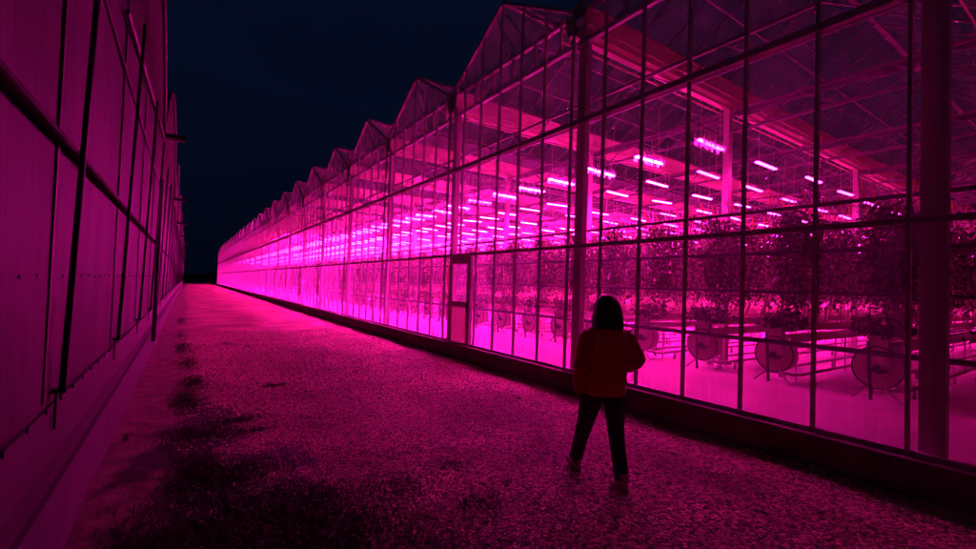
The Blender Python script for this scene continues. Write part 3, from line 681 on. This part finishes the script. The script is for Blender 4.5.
# ------------------------------------------------------------------ the walking person
def person():
    hd = R_(22); t = empty('person', (2.985, 2.60, 0), 'person in a rust red puffer jacket and dark jeans walking away along the gravel lane', 'person')
    t.rotation_euler = (0, 0, -hd)
    m_skin = mat('skin', (.45, .27, .19), .5); m_jack = mat('rust puffer nylon', (.68, .12, .03), .5, 0, .25, 14, .25, 30)
    m_jean = mat('dark denim', (.035, .04, .07), .85, 0, .4, 60, .3, 200, stretch=(1, 1, .3)); m_hair = mat('dark hair', (.018, .012, .010), .45, 0, .5, 30, .8, 60, stretch=(1, 1, .12))
    m_shoe = mat('pale suede boots', (.55, .45, .36), .8, 0, .3, 20)
    def union(mb, name, m, vox=.009, sm=4, par=t):
        o = mb.build(name, m, par)
        md = o.modifiers.new('r', 'REMESH'); md.mode = 'VOXEL'; md.voxel_size = vox; md.use_smooth_shade = True
        s_ = o.modifiers.new('s', 'SMOOTH'); s_.factor = .5; s_.iterations = sm
        return o
    def puff(mb, pts, rads, seg=20, sub=5, amp=.009, per=.075):
        """loft through the points with quilted bulges every «per» metres"""
        P_ = [Vector(p) for p in pts]; out_, ro = [], []; L = 0
        for i in range(len(P_)-1):
            a, b = P_[i], P_[i+1]; ln = (b-a).length; n_ = max(2, int(ln/.012))
            for j in range(n_ + (1 if i == len(P_)-2 else 0)):
                f = j/n_; q = a.lerp(b, f); s_ = L+ln*f
                ff = f*f*(3-2*f)
                k_ = amp*(abs(math.sin(math.pi*s_/per))**.6-.6)
                ra, rb = rads[i], rads[i+1]
                ro.append((ra[0]+(rb[0]-ra[0])*ff+k_, ra[1]+(rb[1]-ra[1])*ff+k_)); out_.append(q)
            L += ln
        mb.tube(out_, ro, seg)
    # body: head, neck, trunk, limbs and hands as one surface
    b = MB()
    b.tube([(0, -.01, .80), (0, 0, .95), (0, -.01, 1.15), (0, -.02, 1.30), (0, -.01, 1.37)], [(.14, .09), (.12, .085), (.13, .09), (.14, .085), (.06, .05)], 16)
    b.tube([(0, -.01, 1.33), (0, .005, 1.43)], .05, 12)
    hc = Vector((0, .03, 1.50))
    b.tube([hc+Vector((0, .0, z)) for z in (-.115, -.10, -.07, -.03, .01, .05, .08, .098, .104)],
           [(.02, .03), (.04, .055), (.058, .078), (.068, .09), (.073, .095), (.07, .09), (.055, .072), (.03, .04), (.005, .005)], 16)
    b.tube([hc+Vector((0, .085, .01)), hc+Vector((0, .112, -.025)), hc+Vector((0, .09, -.035))], [.008, .014, .010], 8)  # nose
    b.tube([hc+Vector((-.022, .082, -.062)), hc+Vector((0, .092, -.06)), hc+Vector((.022, .082, -.062))], [.004, .009, .004], 8)  # lips
    for s_ in (-1, 1):
        b.tube([hc+Vector((s_*.07, -.005, -.02)), hc+Vector((s_*.082, -.012, .0)), hc+Vector((s_*.076, -.01, .025))], [.008, .012, .008], 8)
    SH = {-1: [(-.17, -.01, 1.31), (-.215, -.04, 1.05), (-.20, .05, .80)], 1: [(.17, -.01, 1.31), (.255, -.03, 1.06), (.19, .18, .95)]}
    for s_, (a, e, h) in SH.items():
        b.tube([a, e, h], [.045, .036, .025], 10)
    def hand(base, d, palm_n, curl, side):
        d = Vector(d).normalized(); n_ = Vector(palm_n).normalized(); w_ = d.cross(n_).normalized()*side
        base = Vector(base)
        b.tube([base, base+d*.03, base+d*.085], [(.022, .016), (.036, .014), (.036, .013)], 10)
        c0 = base+d*.045
        for i, (off, ln) in enumerate(((-.027, .068), (-.009, .078), (.009, .072), (.027, .056))):
            p0 = base+d*.08+w_*off; p = [p0]; dd = d.copy(); 
            for sg in (.45, .32, .23):
                dd = (dd+n_*curl).normalized(); p.append(p[-1]+dd*ln*sg)
            b.tube(p, [.0085, .008, .007, .0055], 8)
        p0 = base+d*.03-w_*.028; b.tube([p0, p0-w_*.022+d*.022+n_*.01, p0-w_*.026+d*.045+n_*.022], [.0105, .009, .007], 8)
    hand((-.20, .05, .80), (.02, .25, -1), (1, 0, .2), .35, 1)
    hand((.19, .18, .95), (-.8, .6, .1), (-.3, -1, 0), .4, -1)
    for s_, k_, f_ in ((1, (.10, -.02, .47), (.105, -.14, .10)), (-1, (-.10, .16, .47), (-.11, .30, .13))):
        b.tube([(s_*.085, 0, .84), k_, f_], [.07, .047, .033], 12)
    union(b, 'body', m_skin, .005, 2)
    # eyes
    for s_ in (-1, 1):
        e = MB(); e.tube([hc+Vector((s_*.03, .083+dy_, .006)) for dy_ in (0, .006, .010)], [.012, .010, .003], 10); e.build('eye', m_dark, t)
    # hair: shoulder-long, ragged ends
    h = MB()
    h.tube([(0, -.025, 1.265), (0, -.03, 1.34), (0, -.022, 1.43), (0, -.006, 1.50), (0, .006, 1.555), (0, .012, 1.595), (0, .014, 1.613), (0, .014, 1.618)],
           [(.118, .085), (.134, .108), (.130, .114), (.115, .116), (.094, .104), (.062, .072), (.028, .03), (.004, .004)], 28)
    rr = random.Random(5)
    for i in range(70):
        a = rr.uniform(math.pi*.93, math.pi*2.07); rx, ry = .108, .098
        p0 = Vector((rx*math.cos(a), -.005+ry*math.sin(a), 1.47)); L = rr.uniform(.10, .175)
        p1 = p0+Vector((math.cos(a)*.018, math.sin(a)*.014, -L*.6)); p2 = p0+Vector((rr.uniform(-.02, .02), math.sin(a)*.004, -L))
        h.tube([p0, p1, p2], [.014, .013, .003], 6)
    for i in range(34):
        a = rr.uniform(0, 6.283); p0 = Vector((.085*math.cos(a), .005+.09*math.sin(a), 1.56)); p1 = p0+Vector((.03*math.cos(a), .026*math.sin(a), -.07))
        h.tube([Vector((0, .01, 1.61)), p0, p1], [.008, .012, .008], 6)
    o = union(h, 'hair', m_hair, .006, 2)
    # cut the face free
    # jacket
    j = MB()
    puff(j, [(0, .005, .775), (0, .0, .90), (0, -.005, 1.05), (0, -.015, 1.20), (0, -.015, 1.30), (0, -.012, 1.365)],
         [(.178, .145), (.186, .152), (.182, .15), (.188, .148), (.168, .128), (.08, .08)], 30, amp=.012)
    j.tube([(0, -.03, 1.33), (0, -.035, 1.37), (0, -.03, 1.405), (0, -.02, 1.41)], [(.108, .092), (.112, .094), (.102, .086), (.07, .06)], 24)
    puff(j, [(-.08, -.015, 1.285), (-.178, -.02, 1.225), (-.222, -.04, 1.06), (-.215, .0, .90), (-.205, .045, .80)], [(.055, .07), (.078, .082), (.072, .078), (.064, .068), (.052, .054)], 18, amp=.010)
    puff(j, [(.08, -.015, 1.285), (.178, -.02, 1.225), (.262, -.045, 1.07), (.245, .07, 1.0), (.19, .17, .955)], [(.055, .07), (.078, .082), (.075, .078), (.064, .068), (.050, .052)], 18, amp=.010)
    union(j, 'jacket', m_jack, .0075, 1)
    # jeans
    p = MB()
    p.tube([(0, .01, .74), (0, .01, .80), (0, .01, .86)], [(.15, .11), (.155, .115), (.15, .11)], 20)
    p.tube([(.080, .01, .82), (.095, -.005, .66), (.10, -.02, .47), (.105, -.075, .28), (.108, -.125, .12), (.108, -.135, .095)], [.098, .090, .070, .062, .060, .062], 16)
    p.tube([(-.080, .01, .82), (-.095, .08, .66), (-.10, .155, .48), (-.108, .235, .30), (-.112, .29, .16), (-.113, .30, .135)], [.098, .090, .070, .062, .060, .062], 16)
    union(p, 'jeans', m_jean, .008, 3)
    # boots
    for s_, hx, hy, hz, tilt in ((1, .108, -.145, .0, .10), (-1, -.113, .295, .03, .14)):
        s2 = MB()
        def tp(yy_, zz_): # heel-based foot coordinates
            return (hx, hy+yy_*math.cos(tilt)-zz_*math.sin(tilt), hz+zz_*math.cos(tilt)+yy_*math.sin(tilt)*(1 if s_ < 0 else -.0))
        s2.tube([tp(0, .05), tp(.0, .10), tp(.01, .16)], [(.040, .05), (.038, .045), (.042, .05)], 14)
        s2.tube([tp(-.055, .035), tp(-.03, .042), (tp(.05, .045)), tp(.12, .034), tp(.175, .026), tp(.195, .022)],
                [(.022, .022), (.036, .036), (.040, .040), (.046, .030), (.036, .022), (.012, .012)], 14)
        o = union(s2, 'boot', m_shoe, .007, 2)
        s3 = MB(); s3.tube([tp(-.06, .010), tp(-.02, .010), tp(.06, .010), tp(.13, .010), tp(.19, .010), tp(.205, .010)], [(.02, .010), (.04, .010), (.036, .010), (.048, .010), (.036, .010), (.012, .010)], 14)
        s3.build('sole', m_dark, o)
    return t
person()
